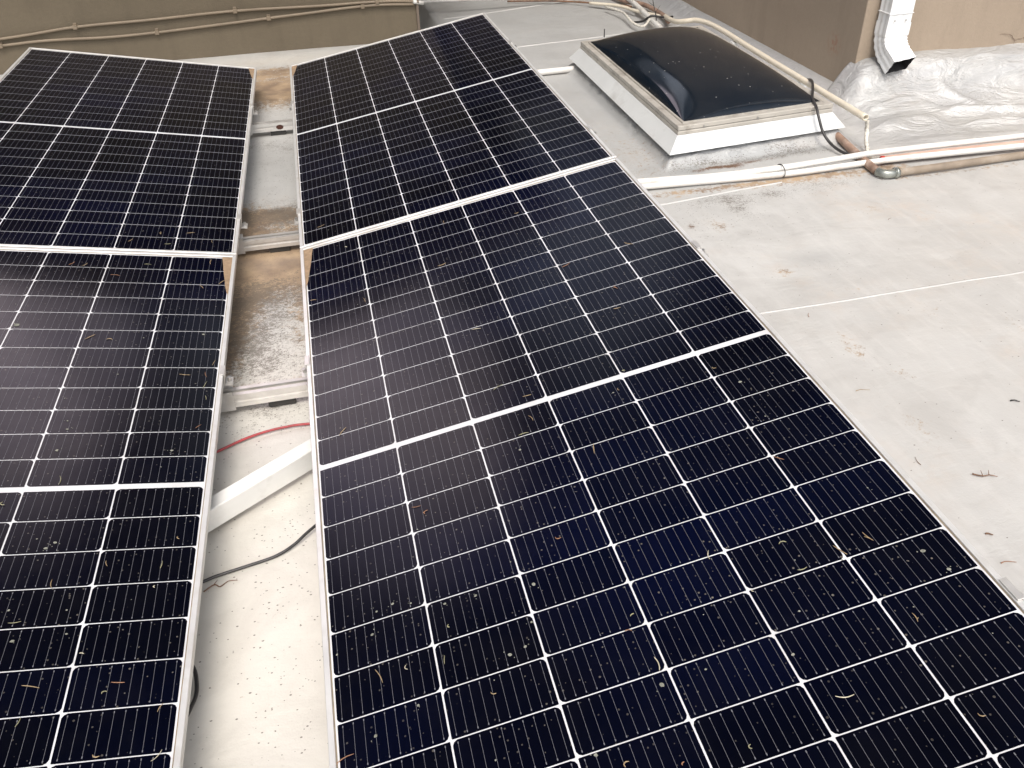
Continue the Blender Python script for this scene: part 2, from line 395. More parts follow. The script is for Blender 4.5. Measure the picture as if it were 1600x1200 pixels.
BLOB_B = [(2.0, .368, .6, .03, .5), (3.0, .25, .6, .03, .35), (0, .22, .6, .30, .95), (-.2, .30, .12, .55, .8), (0, 2.35, .8, .33, .85), (-.1, 2.75, .8, .12, .5), (-.2, -.25, .11, .38, .8), (.1, -.3, .06, .3, .4), (-.05, .62, .5, .08, .5), (1.66, .04, .05, .05, .45), (1.73, -.37, .06, .04, .40), (1.70, -.86, .04, .10, .40), (1.76, -1.02, .03, .05, .35), (2.05, -.72, .05, .10, .22), (2.2, -1.25, .12, .05, .2), (1.85, -1.5, .05, .09, .2), (2.5, -.1, .15, .05, .22), (2.25, -.95, .05, .16, .3), (1.95, -.55, .2, .02, .3), (2.3, .02, .1, .05, .3), (1.66, -1.25, .03, .12, .3), (1.6, .8, .16, .5, .28), (2.6, .5, .10, .22, .4), (2.3, .33, .5, .05, .32), (0, -.62, .25, .06, .3)]
BLOB_S = [(2.1, .62, .4, .03, .5), (0, .62, .5, .10, .95), (0, .42, .5, .14, .60), (0, -.05, .5, .14, .75), (-.12, -.28, .14, .25, .65), (.02, -.42, .3, .16, .50), (0, 1.1, .4, .5, .16), (0, 1.45, .4, .10, .35), (0, -.72, .3, .10, .32), (0, 2.1, .4, .2, .4), (1.95, .25, .30, .05, .42), (1.80, .18, .09, .12, .42), (2.25, .29, .26, .04, .32), (1.62, .08, .08, .10, .24), (0, -1.3, .2, .5, .10), (0, -1.9, .2, .4, .07), (1.9, -.365, .09, .03, .15), (1.85, .60, .2, .05, .35), (2.3, .66, .2, .05, .45)]
BLOB_G = [(1.95, 3.6, 1.5, 1.3, .95), (1.6, 1.4, .35, 1.0, .65), (2.0, .45, .9, .22, .50), (1.88, -.30, .10, .05, .55), (0, 1.2, .3, .6, .45), (2.9, 2.4, .12, 1.6, 1.0), (1.77, .585, .07, .05, .9), (2.15, .65, .42, .035, 1.1), (1.70, 1.4, .03, .8, .7)]  # grey coating; the strip before the skylight curb also paints shadow there
BLOB_C = [(0, -1.5, .5, .75, 1.0), (0, -.55, .4, .25, .45), (.02, 3.0, .5, .12, .6)]  # cream tone of the gap, with lightening against the panels' shade
def blobs(L, x, y): return min(1.2, sum(a * math.exp(-((x - cx) / sx) ** 2 - ((y - cy) / sy) ** 2) for cx, cy, sx, sy, a in L))
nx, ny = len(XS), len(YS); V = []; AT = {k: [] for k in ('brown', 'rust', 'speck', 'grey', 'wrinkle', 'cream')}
for y in YS:
    for x in XS:
        h, wr = roof_h(x, y); V.append((x, y, h)); AT['wrinkle'].append(wr)
        inr = -.6 < x < 4.2 and -2.5 < y < 6
        AT['brown'].append(blobs(BLOB_B, x, y) if inr else 0); AT['rust'].append(blobs(BLOB_R, x, y) if inr else 0)
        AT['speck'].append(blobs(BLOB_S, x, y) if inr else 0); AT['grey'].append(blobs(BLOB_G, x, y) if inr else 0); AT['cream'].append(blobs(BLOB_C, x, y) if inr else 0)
F = [(j * nx + i, j * nx + i + 1, (j + 1) * nx + i + 1, (j + 1) * nx + i) for j in range(ny - 1) for i in range(nx - 1)]
roof = mesh('flat_roof', V, F, M['roof'], None, True)
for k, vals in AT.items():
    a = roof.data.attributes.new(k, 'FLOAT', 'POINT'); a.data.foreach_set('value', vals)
tag(roof, kind='structure')
g = MB(); g.quad((-600, -600, -3.6), (600, -600, -3.6), (600, 600, -3.6), (-600, 600, -3.6)); tag(g.build('ground', M['soil']), kind='structure')

def ribbon(name, pts, wd, mat, th=.0035, jit=.003):
    """a raised line of caulk lying on the roof"""
    P = catmull(pts, 30); v = []; f = []
    for i, p in enumerate(P):
        t = (P[min(i + 1, len(P) - 1)] - P[max(i - 1, 0)]).normalized(); s = Vector((-t.y, t.x, 0))
        q = p + s * jit * noise.noise(Vector((p.x * 6, p.y * 6, 9))); ww = wd * (1 + .4 * noise.noise(Vector((p.x * 20, p.y * 20, 4))))
        for a, hh in ((-ww, -.002), (-ww * .5, th), (ww * .5, th), (ww, -.002)):
            c = q + s * a; z = roof_h(c.x, c.y)[0] if abs(a) >= 0 else 0; v.append((c.x, c.y, z + hh))
    for i in range(len(P) - 1):
        for k in range(3): a = i * 4 + k; f.append((a, a + 4, a + 5, a + 1))
    return tag(mesh(name, v, f, mat, None, True), kind='structure')
ribbon('roof_seam', [(1.2, -.585, 0), (1.6, -.60, 0), (2.1, -.592, 0), (2.5, -.588, 0), (3.6, -.57, 0)], .0045, M['seam'], .0025)
ribbon('roof_seam', [(1.3, .262, 0), (1.6, .288, 0), (2.09, .35, 0)], .005, M['seam'], .003)
ribbon('roof_seam', [(1.1, 2.74, 0), (1.52, 2.81, 0), (2.1, 2.90, 0), (2.72, 3.015, 0)], .005, M['seam'], .003)
ribbon('roof_seam', [(1.2, 3.76, 0), (1.56, 3.835, 0), (2.23, 4.045, 0), (2.6, 4.2, 0)], .007, M['seam'], .003)

# ------------------------------------------------------------------ buildings
def wall_box(b, lo, hi): b.box(lo, hi)
hl = empty('stucco_building', (0, 3.2, RZ)); tag(hl, 'low taupe stucco building closing the far end behind the panels, conduits along its base', 'building')
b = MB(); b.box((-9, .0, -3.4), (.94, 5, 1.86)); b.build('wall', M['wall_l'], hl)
b = MB(); b.box((.941, -.012, -.5), (.957, .3, 1.86)); b.build('corner_shade_strip', M['fascia'], hl)  # dark strip standing in for the shadowed gap past the wall end
b = MB(); b.quad((-9.2, -.62, 1.86), (1.25, -.62, 1.86), (1.25, 2.5, 2.35), (-9.2, 2.5, 2.35)); b.quad((-9.2, 2.5, 2.35), (1.25, 2.5, 2.35), (1.25, 5.4, 1.86), (-9.2, 5.4, 1.86)); b.poly([(1.25, -.62, 1.86), (1.25, 5.4, 1.86), (1.25, 2.5, 2.35)])  # overhang out of view, added to cut sky light on the wall
b.build('roof', M['shingle'], hl)
b = MB(); b.box((-9.2, -.64, 1.76), (1.27, -.621, 1.90)); b.box((-9.2, -.62, 1.84), (1.25, -.001, 1.858)); b.build('fascia', M['fascia'], hl)  # edge and soffit of the added overhang
hr_ = empty('stucco_building', (2.9, 1.2, RZ)); tag(hr_, 'tan stucco building with a white downspout on its front, beside the skylight', 'building')
b = MB(); b.box((0, 0, -3.4), (8, 9, 3.2)); b.build('wall', M['wall_r'], hr_, bevel=.006)
b = MB(); b.box((-.12, -.12, 3.201), (8.1, 9.1, 3.34)); b.build('coping', M['fascia'], hr_)
def crack(pts, parent):
    P = catmull(pts, 5); v = []; f = []
    for i, p in enumerate(P):
        ww = .0016 * (1 - .5 * i / len(P)); p = p + Vector((rnd.uniform(-.003, .003), 0, rnd.uniform(-.003, .003)))
        v += [p + Vector((-ww, 0, -ww)), p + Vector((ww, 0, ww))]
    for i in range(len(P) - 1): f.append((2 * i, 2 * i + 1, 2 * i + 3, 2 * i + 2))
    return mesh('crack', v, f, M['crack'], parent)
crack([(.895, -.003, .150), (.89, -.003, .19), (.90, -.003, .235), (.86, -.003, .27), (.80, -.003, .275)], hr_)
crack([(.90, -.003, .235), (.95, -.003, .245), (.985, -.003, .235), (1.03, -.003, .25)], hr_)
# a long way back: the next house, unseen, added to darken panel reflections
nb = empty('stucco_building', (-1.0, 7.4, RZ)); tag(nb, 'unseen house added farther back beyond the roof, between the two stucco buildings', 'building')
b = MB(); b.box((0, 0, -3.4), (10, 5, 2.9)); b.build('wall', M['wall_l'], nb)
b = MB(); b.quad((-.5, -.6, 2.7), (10.4, -.6, 2.7), (10.4, 2.5, 4.1), (-.5, 2.5, 4.1)); b.quad((-.5, 2.5, 4.1), (10.4, 2.5, 4.1), (10.4, 5.5, 2.7), (-.5, 5.5, 2.7)); b.build('roof', M['shingle'], nb)
# the house below the roof, seen only past the roof edge
# (roof sheet extends far beyond the picture)

# ------------------------------------------------------------------ solar panels
PW, PL = .567, 1.154
ROWP = .09405; MID = .0072; COLP = .184
def panel_mesh():
    bs = MB()
    x1, y1 = PW - .0115, PL - .0115
    bs.quad((-x1, -y1, -.0045), (x1, -y1, -.0045), (x1, y1, -.0045), (-x1, y1, -.0045), 0)
    gx = COLP / 2 - .0016; z1, z2 = -.0040, -.0036
    for c in range(6):
        cx = (c - 2.5) * COLP
        for r in range(24):
            s = 1 if r >= 12 else -1; k = (r - 12) if r >= 12 else (11 - r)
            y0 = s * (MID + k * ROWP + .0011); yb = s * (MID + (k + 1) * ROWP - .0011)
            lo, hi = min(y0, yb), max(y0, yb); ch = .0085; q = .0012
            top = (c % 2 == 1)
            if top: pts = [(cx - gx + q, lo), (cx + gx - q, lo), (cx + gx, lo + q), (cx + gx, hi - ch), (cx + gx - ch * .35, hi - ch * .35), (cx + gx - ch, hi), (cx - gx + ch, hi), (cx - gx + ch * .35, hi - ch * .35), (cx - gx, hi - ch), (cx - gx, lo + q)]
            else: pts = [(cx - gx + ch, lo), (cx + gx - ch, lo), (cx + gx - ch * .35, lo + ch * .35), (cx + gx, lo + ch), (cx + gx, hi - q), (cx + gx - q, hi), (cx - gx + q, hi), (cx - gx, hi - q), (cx - gx, lo + ch), (cx - gx + ch * .35, lo + ch * .35)]
            bs.poly([(x, y, z1) for x, y in pts], 3 if rnd.random() < .3 else 1)
            for bb in range(10):
                bx = cx + (bb - 4.5) * (2 * gx / 10)
                hw = .00028
                bs.quad((bx - hw, lo + .004, z2), (bx + hw, lo + .004, z2), (bx + hw, hi - .004, z2), (bx - hw, hi - .004, z2), 2)
                for py in (lo + .0062, hi - .0062):
                    bs.quad((bx - .0009, py - .0018, z2 + .0001), (bx + .0009, py - .0018, z2 + .0001), (bx + .0009, py + .0018, z2 + .0001), (bx - .0009, py + .0018, z2 + .0001), 2)
    return bs
def frame_mesh():
    f = MB(); lip = .011
    def ring(o0, z0, o1, z1, i=0):
        a = [(-PW + o0, -PL + o0, z0), (PW - o0, -PL + o0, z0), (PW - o0, PL - o0, z0), (-PW + o0, PL - o0, z0)]
        c = [(-PW + o1, -PL + o1, z1), (PW - o1, -PL + o1, z1), (PW - o1, PL - o1, z1), (-PW + o1, PL - o1, z1)]
        for k in range(4): f.quad(a[k], a[(k + 1) % 4], c[(k + 1) % 4], c[k], i)
    ring(.001, 0, lip - .0005, 0); ring(0, -.001, .001, 0); ring(lip - .0005, 0, lip, -.0005); ring(lip, -.0005, lip, -.004); ring(0, -.0345, 0, -.001)
    ring(.028, -.035, .0005, -.035); ring(.0005, -.035, 0, -.0345); ring(.0275, -.033, .028, -.035); ring(.002, -.033, .0275, -.033); ring(.002, -.0075, .002, -.033)
    ring(.012, -.0075, .002, -.0075)
    ring(lip + .0002, -.0034, lip + .0022, -.0037, 1)
    # mitre lines and the corner key slots
    for sx in (-1, 1):
        for sy in (-1, 1):
            f.poly([(sx * (PW - .0008), sy * (PL - .0012), .0003), (sx * (PW - .0012), sy * (PL - .0008), .0003), (sx * (PW - .0112), sy * (PL - .0108), .0003), (sx * (PW - .0108), sy * (PL - .0112), .0003)], 1)
    return f
panel_bm = panel_mesh(); frame_bm = frame_mesh()
RO = Vector((.66369, -.00974, .10031)); LO = Vector((-.66363, .01751, .09690))
tR = R_(20.02711 / 2)
MR = Matrix(((math.cos(tR), 0, -math.sin(tR)), (0, 1, 0), (math.sin(tR), 0, math.cos(tR)))).to_4x4()
ML = Matrix(((.9847, .0142, .1739), (-.0137, .9999, -.0042), (-.1739, .0017, .9848)))
ML = ML.to_quaternion().to_matrix().to_4x4()
def place(o, Mx, cy):
    o.matrix_world = Matrix.Translation(O_[Mx]) @ A_[Mx] @ Matrix.Translation((0, cy, 0))
O_ = {'R': RO, 'L': LO}; A_ = {'R': MR, 'L': ML}
PANELS = {}
def make_panel():
    root = empty('solar_panel'); tag(root, 'x', 'solar panel', 'solar panels in two facing rows')
    frame_bm.build('frame', [M['frame'], M['gasket']], root)
    panel_bm.build('cell_sheet', [M['back'], M['cell'], M['bus'], M['cell_b']], root)
    for x in (-.3, 0, .3):
        jb = MB(); jb.box((x - .03, -.03, -.028), (x + .03, .03, -.006)); jb.build('junction_box', M['dark'], root)
    bk = MB(); bk.quad((-PW + .01, -PL + .01, -.0055), (-PW + .01, PL - .01, -.0055), (PW - .01, PL - .01, -.0055), (PW - .01, -PL + .01, -.0055)); bk.build('underside', M['back'], root)
    return root
proto = make_panel()
LBL = {'B': ('R', -1.159, 'black solar panel right of the gap, nearest the camera, running out of the picture below'),
       'A': ('R', 1.159, 'black solar panel right of the gap, farther one, beside the skylight'),
       'D': ('L', -1.159, 'black solar panel left of the gap, nearer one, cut off by the bottom left corner'),
       'C': ('L', 1.159, 'black solar panel left of the gap, farther one, in front of the taupe wall')}
for k in 'BADC':
    side, cy, lb = LBL[k]
    if k == 'B': o = proto
    else:
        o = proto.copy(); link(o)
        for ch in proto.children:
            c = ch.copy(); link(c); c.parent = o
    place(o, side, cy); o['label'] = lb; PANELS[k] = o
bpy.context.view_layer.update()

# dried dirt on each panel (after copying, it differs from panel to panel)
NEEDLES = [('B', -0.35, -0.218, 's'),
 ('B', -0.328, -0.245, 'c'),
 ('B', 0.289, -0.658, 's'),
 ('B', 0.425, -0.637, 's'),
 ('B', 0.367, -0.646, 's'),
 ('B', 0.402, -0.811, 's'),
 ('B', 0.068, -0.923, 'c'),
 ('B', -0.034, -0.916, 'c'),
 ('B', 0.395, -0.984, 'c'),
 ('B', 0.232, -0.895, 's'),
 ('B', 0.285, -0.597, 'c'),
 ('B', 0.155, -0.569, 's'),
 ('B', 0.195, -0.669, 'c'),
 ('B', -0.09, -0.418, 'c'),
 ('B', -0.331, -0.542, 'c'),
 ('B', -0.353, -0.609, 's'),
 ('B', -0.416, -0.599, 'c'),
 ('B', -0.471, -0.599, 's'),
 ('B', -0.281, -0.699, 'c'),
 ('B', -0.016, -0.644, 'c'),
 ('B', -0.037, -0.673, 'c'),
 ('B', -0.013, -0.745, 's'),
 ('B', -0.114, -0.889, 'c'),
 ('B', -0.542, -0.733, 's'),
 ('B', -0.553, -0.633, 'c'),
 ('B', -0.488, 0.108, 's'),
 ('B', -0.099, 0.096, 's'),
 ('B', -0.042, 0.032, 's'),
 ('B', -0.054, -0.051, 's'),
 ('B', -0.082, -0.097, 's'),
 ('B', 0.048, -0.211, 's'),
 ('B', 0.166, -0.045, 'c'),
 ('B', 0.266, 0.274, 's'),
 ('B', 0.194, 0.012, 'c'),
 ('B', 0.378, -0.396, 's'),
 ('B', 0.387, -0.07, 'c'),
 ('B', -0.382, 0.695, 's'),
 ('B', -0.415, 1.071, 'c'),
 ('B', -0.13, 0.772, 's'),
 ('B', 0.296, 0.373, 's'),
 ('B', 0.404, 0.576, 's'),
 ('A', 0.05, -1.283, 's'),
 ('B', -0.076, 1.048, 's'),
 ('B', 0.156, 0.967, 'c'),
 ('B', 0.207, 0.558, 's'),
 ('B', -0.1, 0.371, 's'),
 ('A', -0.488, -1.025, 's'),
 ('B', -0.535, 0.784, 's'),
 ('A', -0.124, -1.131, 'c'),
 ('D', 0.081, 1.063, 's'),
 ('D', 0.12, 1.057, 's'),
 ('D', 0.301, 1.071, 's'),
 ('D', 0.217, 0.991, 's'),
 ('D', 0.474, 0.931, 's'),
 ('D', 0.533, 0.965, 's'),
 ('D', 0.491, 1.104, 's'),
 ('D', 0.208, 0.627, 's'),
 ('D', 0.259, 0.612, 'c'),
 ('D', 0.47, 0.442, 's'),
 ('D', 0.523, 0.442, 's'),
 ('D', 0.524, 0.394, 's'),
 ('D', 0.539, 0.499, 's'),
 ('D', 0.53, 0.336, 's'),
 ('D', 0.522, 0.214, 's'),
 ('D', 0.248, 0.026, 's'),
 ('D', 0.157, -0.044, 'c'),
 ('C', 0.313, -1.01, 's'),
 ('C', 0.409, -1.0, 's'),
 ('C', 0.226, -1.074, 's'),
 ('C', 0.344, -1.092, 's'),
 ('C', 0.484, -1.059, 's'),
 ('D', 0.519, -0.168, 'c'),
 ('D', 0.385, -0.233, 's'),
 ('D', 0.295, -0.28, 's'),
 ('D', 0.488, -0.244, 's'),
 ('D', 0.485, -0.302, 'c'),
 ('D', 0.251, -0.369, 's'),
 ('D', 0.377, -0.455, 'c'),
 ('D', 0.549, -0.437, 's'),
 ('D', 0.448, -0.52, 's'),
 ('D', 0.43, -0.54, 'c'),
 ('D', 0.309, -0.514, 's'),
 ('D', 0.305, -0.582, 's'),
 ('D', 0.524, -0.579, 's'),
 ('D', 0.546, -0.64, 'c'),
 ('D', 0.528, -0.669, 's'),
 ('D', 0.437, -0.656, 'c')]
SPOTS = [('B', 0.49, -0.699), ('B', 0.505, -0.748), ('B', 0.195, -0.805), ('B', -0.474, -0.507), ('B', -0.429, -0.452), ('B', -0.395, -0.464), ('B', -0.461, -0.458), ('B', -0.542, -0.526), ('B', -0.333, -0.49), ('B', -0.274, -0.494), ('B', -0.165, -0.51), ('B', -0.212, -0.634), ('B', -0.189, -0.589), ('B', -0.411, -0.679), ('B', -0.488, -0.709), ('B', -0.241, -0.64), ('B', -0.019, -0.783), ('B', -0.155, -0.859), ('B', -0.102, -0.143), ('B', 0.146, -0.05), ('B', 0.414, -0.144), ('D', 0.305, 0.444), ('D', 0.223, 0.244), ('D', 0.229, 0.211), ('D', 0.222, 0.132), ('D', 0.47, 0.123), ('D', 0.501, 0.649), ('D', 0.013, 0.686), ('D', 0.264, -0.182), ('D', 0.278, -0.167), ('D', 0.344, -0.404), ('D', 0.257, -0.412), ('D', 0.234, -0.339)]

def blob(b, x, y, r, z, i=0, n=9, s=1.0):
    ph = rnd.uniform(0, 6.28)
    b.poly([(x + r * (1 + .22 * math.sin(2 * a + ph) + rnd.uniform(-.12, .12)) * math.cos(a), y + s * r * (1 + rnd.uniform(-.15, .15)) * math.sin(a), z) for a in [2 * math.pi * k / n for k in range(n)]], i)
for k in 'BADC':
    b = MB(); inner = -1 if k in 'AB' else 1
    x0 = inner * (PW - .0115); yt = PL - .0115
    L = .26 if k in 'BD' else .20; W = .030
    edge = []
    for i in range(13):
        t = i / 12; edge.append((x0 - inner * (W * (1 - t) ** .75 + .001 + rnd.uniform(0, .0012)), yt - L * t))
    for i in range(12):
        (xa, ya), (xb, yb) = edge[i], edge[i + 1]
        b.quad((x0, ya, -.0030), (xa, ya, -.0030), (xb, yb, -.0030), (x0, yb, -.0030), 0)
    b.build('silt_wedge', M['silt'], PANELS[k]); b = MB()
    for (p, x, y) in SPOTS:
        if p == k:
            r = rnd.uniform(.0022, .0042) if (p, x, y) != SPOTS[27] else .008
            blob(b, x, y, r, -.0030, 1, s=.9)
            for q in range(2): blob(b, x + rnd.uniform(-.012, .012), y + rnd.uniform(-.012, .012), r * .3, -.0030, 1, 6)
    for q in range(40 if k in 'BD' else 25):
        blob(b, rnd.uniform(-.53, .53), rnd.uniform(-1.1, 1.1), rnd.uniform(.0008, .0022), -.0030, 1, 6)
    b.build('dried_spots', [M['silt'], M['spot']], PANELS[k])['kind'] = 'stuff'

# ------------------------------------------------------------------ rails, clamps
def loc_w(side, x, y, z): return Matrix.Translation(O_[side]) @ A_[side] @ Vector((x, y, z))
def rail_profile(L, w=.040, h=.040, slot=.011):
    """extrusion along +x with an open slot on top and one on the side"""
    b = MB(); hw = w / 2
    sec = [(-hw, 0), (-slot / 2 - .001, 0), (-slot / 2 - .001, -.004), (-slot, -.004), (-slot, -.014), (slot, -.014), (slot, -.004), (slot / 2 + .001, -.004), (slot / 2 + .001, 0), (hw, 0), (hw, -h), (-hw, -h), (-hw, -h * .66), (-hw + .006, -h * .66), (-hw + .006, -h * .36), (-hw, -h * .36)]
    n = len(sec)
    for x in (0, L):
        for (y, z) in sec: b.v.append((x, y, z))
    for k in range(n):
        kk = (k + 1) % n; b.f.append((k, kk, n + kk, n + k)); b.i.append(0)
    b.f.append(tuple(range(n))[::-1]); b.i.append(0); b.f.append(tuple(range(n, 2 * n))); b.i.append(0)
    return b
RAILS = [(1.60, 1.63, 'silver rail crossing the gap farthest off, a dark rust spot on its face'),
         (.285, .306, 'silver slotted rail crossing the gap in front of the tan silt patch'),
         (-.692, -.703, 'silver slotted rail crossing the gap nearest the camera, next to the red cable')]
for ry, cy, lb in RAILS + [(-1.97, -1.979, None)]:
    root = empty('mounting_rail', (0, ry, RZ))
    tag(root, lb or 'outer rail under the near right panel, its clamp showing at the right picture edge', 'mounting rail', 'rails carrying the panels' )
    zt = -.075 - RZ                        # rail top above the roof
    if lb:
        rb = rail_profile(.245); o = rb.build('cross_rail', M['alu'], root); o.location = (-.145, 0, zt)
        for y_ in (-.0222, .0207):
            b = MB(); b.box((-.165, y_, zt - .048), (-.106, y_ + .0015, zt + .012)); b.build('splice_plate', M['alu'], root, bevel=.0006)
        b = MB(); b.box((-.02, -.013, .002), (.055, .013, zt - .0405)); b.build('foot_pad', M['dark'], root, bevel=.003)
        for x, s in ((-.150, 1), (.128, -1)):
            T2 = Matrix.Identity(4); sec = [(0, 0), (s * .032, 0), (s * .032, .003), (s * .003, .003), (s * .003, .042), (0, .042)]
            b = MB(); k0 = [(x + a, .022, zt + .002 + c_) for a, c_ in sec]; k1 = [(x + a, .056, zt + .002 + c_) for a, c_ in sec]
            b.v = k0 + k1; b.f = [(i, (i + 1) % 6, 6 + (i + 1) % 6, 6 + i) for i in range(6)] + [tuple(range(6))[::-1], tuple(range(6, 12))]; b.i = [0] * 8
            b.build('angle_foot', M['alu'], root)
        for x in (-.132, .112):
            v, f = tube_data([Vector((x, .038, zt + .007)), Vector((x, .038, zt + .013))], .0075, 6); mesh('bolt', v, f, M['zinc'], root)
            v, f = tube_data([Vector((x, .038, zt + .013)), Vector((x, .038, zt + .026))], .0036, 8); mesh('bolt', v, f, M['zinc'], root)
        if ry > 1:
            b = MB(); b.poly([(x_, -.0208, z_) for x_, z_ in [(.03 + .018 * math.cos(a), zt - .022 + .012 * math.sin(a)) for a in [k * .7 for k in range(9)]]]); b.build('rust_spot', simple('rust', (.06, .02, .012), .9), root)
    for side in (('L', 'R') if lb else ('R',)):
        s = 1 if side == 'R' else -1
        # tilted arm under the row
        rb = rail_profile(1.10); o = rb.build('tilted_arm', M['alu'], root)
        Mw = Matrix.Translation(O_[side]) @ A_[side] @ Matrix.Translation((-.552 if side == 'R' else -.548, ry, -.0365))
        o.matrix_world = Matrix.Translation(-Vector((0, ry, RZ))) @ Mw
        top = loc_w(side, .50 * s, ry, -.078) - Vector((0, ry, RZ))
        b = MB(); b.box((top.x - .02, -.02, .004), (top.x + .02, .02, top.z)); b.build('leg', M['alu'], root)
        b = MB(); b.box((top.x - .06, -.05, 0), (top.x + .06, .05, .0045)); b.build('base_plate', M['alu'], root)
        for e in ((-1, 1) if lb else (1,)):
            # end clamp gripping the long frame edge
            ex = e * PW; T = Matrix.Translation(-Vector((0, ry, RZ))) @ Matrix.Translation(O_[side]) @ A_[side] @ Matrix.Translation((ex, cy, 0))
            b = MB(); a0, a1 = (-.009, .004); x0_, x1_ = sorted((a0 * e, a1 * e)); b.box((x0_, -.022, .0012), (x1_, .022, .0038), 0, T)
            xs = sorted((.0012 * e, .004 * e)); b.box((xs[0], -.022, -.036), (xs[1], .022, .001), 0, T)
            xs = sorted((.0041 * e, .024 * e)); b.box((xs[0], -.020, -.036), (xs[1], .020, -.032), 0, T)
            b.build('end_clamp', M['alu'], root, bevel=.0006)
            q = T @ Vector((.014 * e, 0, -.032)); q2 = T @ Vector((.014 * e, 0, -.020))
            v, f = tube_data([q, q2], .006, 6); mesh('bolt', v, f, M['zinc'], root)

# ------------------------------------------------------------------ things in the gap
be = empty('square_beam', (0, -1.06, RZ)); tag(be, 'thick white square beam lying diagonally across the gap below the red cable', 'beam')
dirv = Vector((.235, .158, 0)).normalized(); ang = math.atan2(dirv.y, dirv.x)
b = MB(); b.box((-.62, -.021, .02), (.62, .021, .078)); o = b.build('beam_body', M['beam'], be, bevel=.003); o.rotation_euler = (0, 0, ang)
for x_ in (-.55, .5):
    b = MB(); b.box((x_, -.02, 0), (x_ + .05, .02, .0198)); o = b.build('packing_block', M['dark'], be); o.rotation_euler = (0, 0, ang)

def cable(name, pts, r, mat, label, cat, sm=10, rough=0.0, seg=10):
    o = tube(name, pts, r, mat, None, seg, 0, sm, None, rough); tag(o, label, cat); return o
cable('cable', [(-.5, -1.02, -.133), (-.30, -.95, -.134), (-.147, -.870, -.133), (-.086, -.840, -.132), (-.031, -.822, -.132), (.027, -.814, -.132), (.091, -.817, -.132), (.3, -.85, -.133), (.5, -.95, -.133)], .0036, M['redc'], 'red cable lying across the gap just above the white diagonal beam', 'cable')
cable('cable', [(-.5, -1.48, -.134), (-.30, -1.38, -.134), (-.159, -1.323, -.134), (-.118, -1.311, -.134), (-.063, -1.300, -.134), (-.003, -1.287, -.133), (.04, -1.266, -.128), (.089, -1.227, -.120), (.25, -1.1, -.11), (.4, -1.0, -.08)], .0036, M['rubber'], 'thin black cable crossing the gap below the white beam', 'cable')
cable('cable', [(-.30, -1.50, -.08), (-.20, -1.525, -.10), (-.160, -1.56, -.112), (-.148, -1.608, -.115), (-.152, -1.649, -.112), (-.175, -1.70, -.10), (-.26, -1.75, -.07)], .0040, M['rubber'], 'short black cable loop peeking out from under the near left panel', 'cable')
def twig(pts, r, mat, label, cat='twig', kids=()):
    v, f = tube_data(catmull(pts, 5), r, 6, 0, lambda t: 1 - .55 * t, .25)
    for kp in kids:
        v2, f2 = tube_data(catmull(kp, 3), r * .6, 5, 0, lambda t: 1 - .6 * t, .2); k = len(v); v += v2; f += [tuple(a + k for a in q) for q in f2]
    return tag(mesh('twig', v, f, mat, None, True), label, cat)
twig([(-.157, -1.350, -.137), (-.135, -1.336, -.136), (-.122, -1.345, -.136), (-.105, -1.333, -.136), (-.086, -1.334, -.137)], .0016, M['twig'], 'knobbly brown twig on the roof in the gap, beside the thin black cable', kids=[[(-.135, -1.336, -.135), (-.128, -1.325, -.134)]])
twig([(1.672, -1.434, -.137), (1.69, -1.448, -.136), (1.708, -1.449, -.136), (1.724, -1.458, -.137)], .0020, M['twig'], 'short brown twig with side spurs on the roof right of the near panel', kids=[[(1.69, -1.448, -.135), (1.693, -1.434, -.13)], [(1.706, -1.449, -.135), (1.712, -1.438, -.13)]])
def roof_bit(x, y, dx, dy, r, mat, label):
    z = roof_h(x, y)[0] + r + .0006
    return twig([(x, y, z), (x + dx * .4 - dy * .1, y + dy * .4 + dx * .1, z + r * .4), (x + dx, y + dy, z)], r, mat, label)
roof_bit(1.965, -1.200, .022, -.010, .0026, M['dark'], 'dark curled scrap on the pale roof at the right picture edge')
roof_bit(1.575, -1.37, .004, .030, .0009, M['twig'], 'hair thin bent twig on the roof close to the near panel edge')
roof_bit(1.588, -1.052, .040, -.006, .0010, M['n_tan'], 'thin tan straw on the roof right of the near panel')
roof_bit(1.570, -1.616, .014, -.008, .0024, M['twig'], 'small brown bark flake on the roof beside the near panel edge')
roof_bit(1.545, -1.700, .034, -.006, .0013, M['n_red'], 'reddish straw on the roof by the lower right end clamp')
roof_bit(2.30, -.10, .02, .012, .0009, M['twig'], 'tiny dark straw on the pale roof beyond the seam')
roof_bit(1.66, -.66, .012, .022, .0010, M['n_red'], 'tiny rusty straw on the roof just below the near seam')
roof_bit(2.45, -.80, .015, -.02, .0010, M['n_tan'], 'tiny tan straw on the roof below the near seam at right')

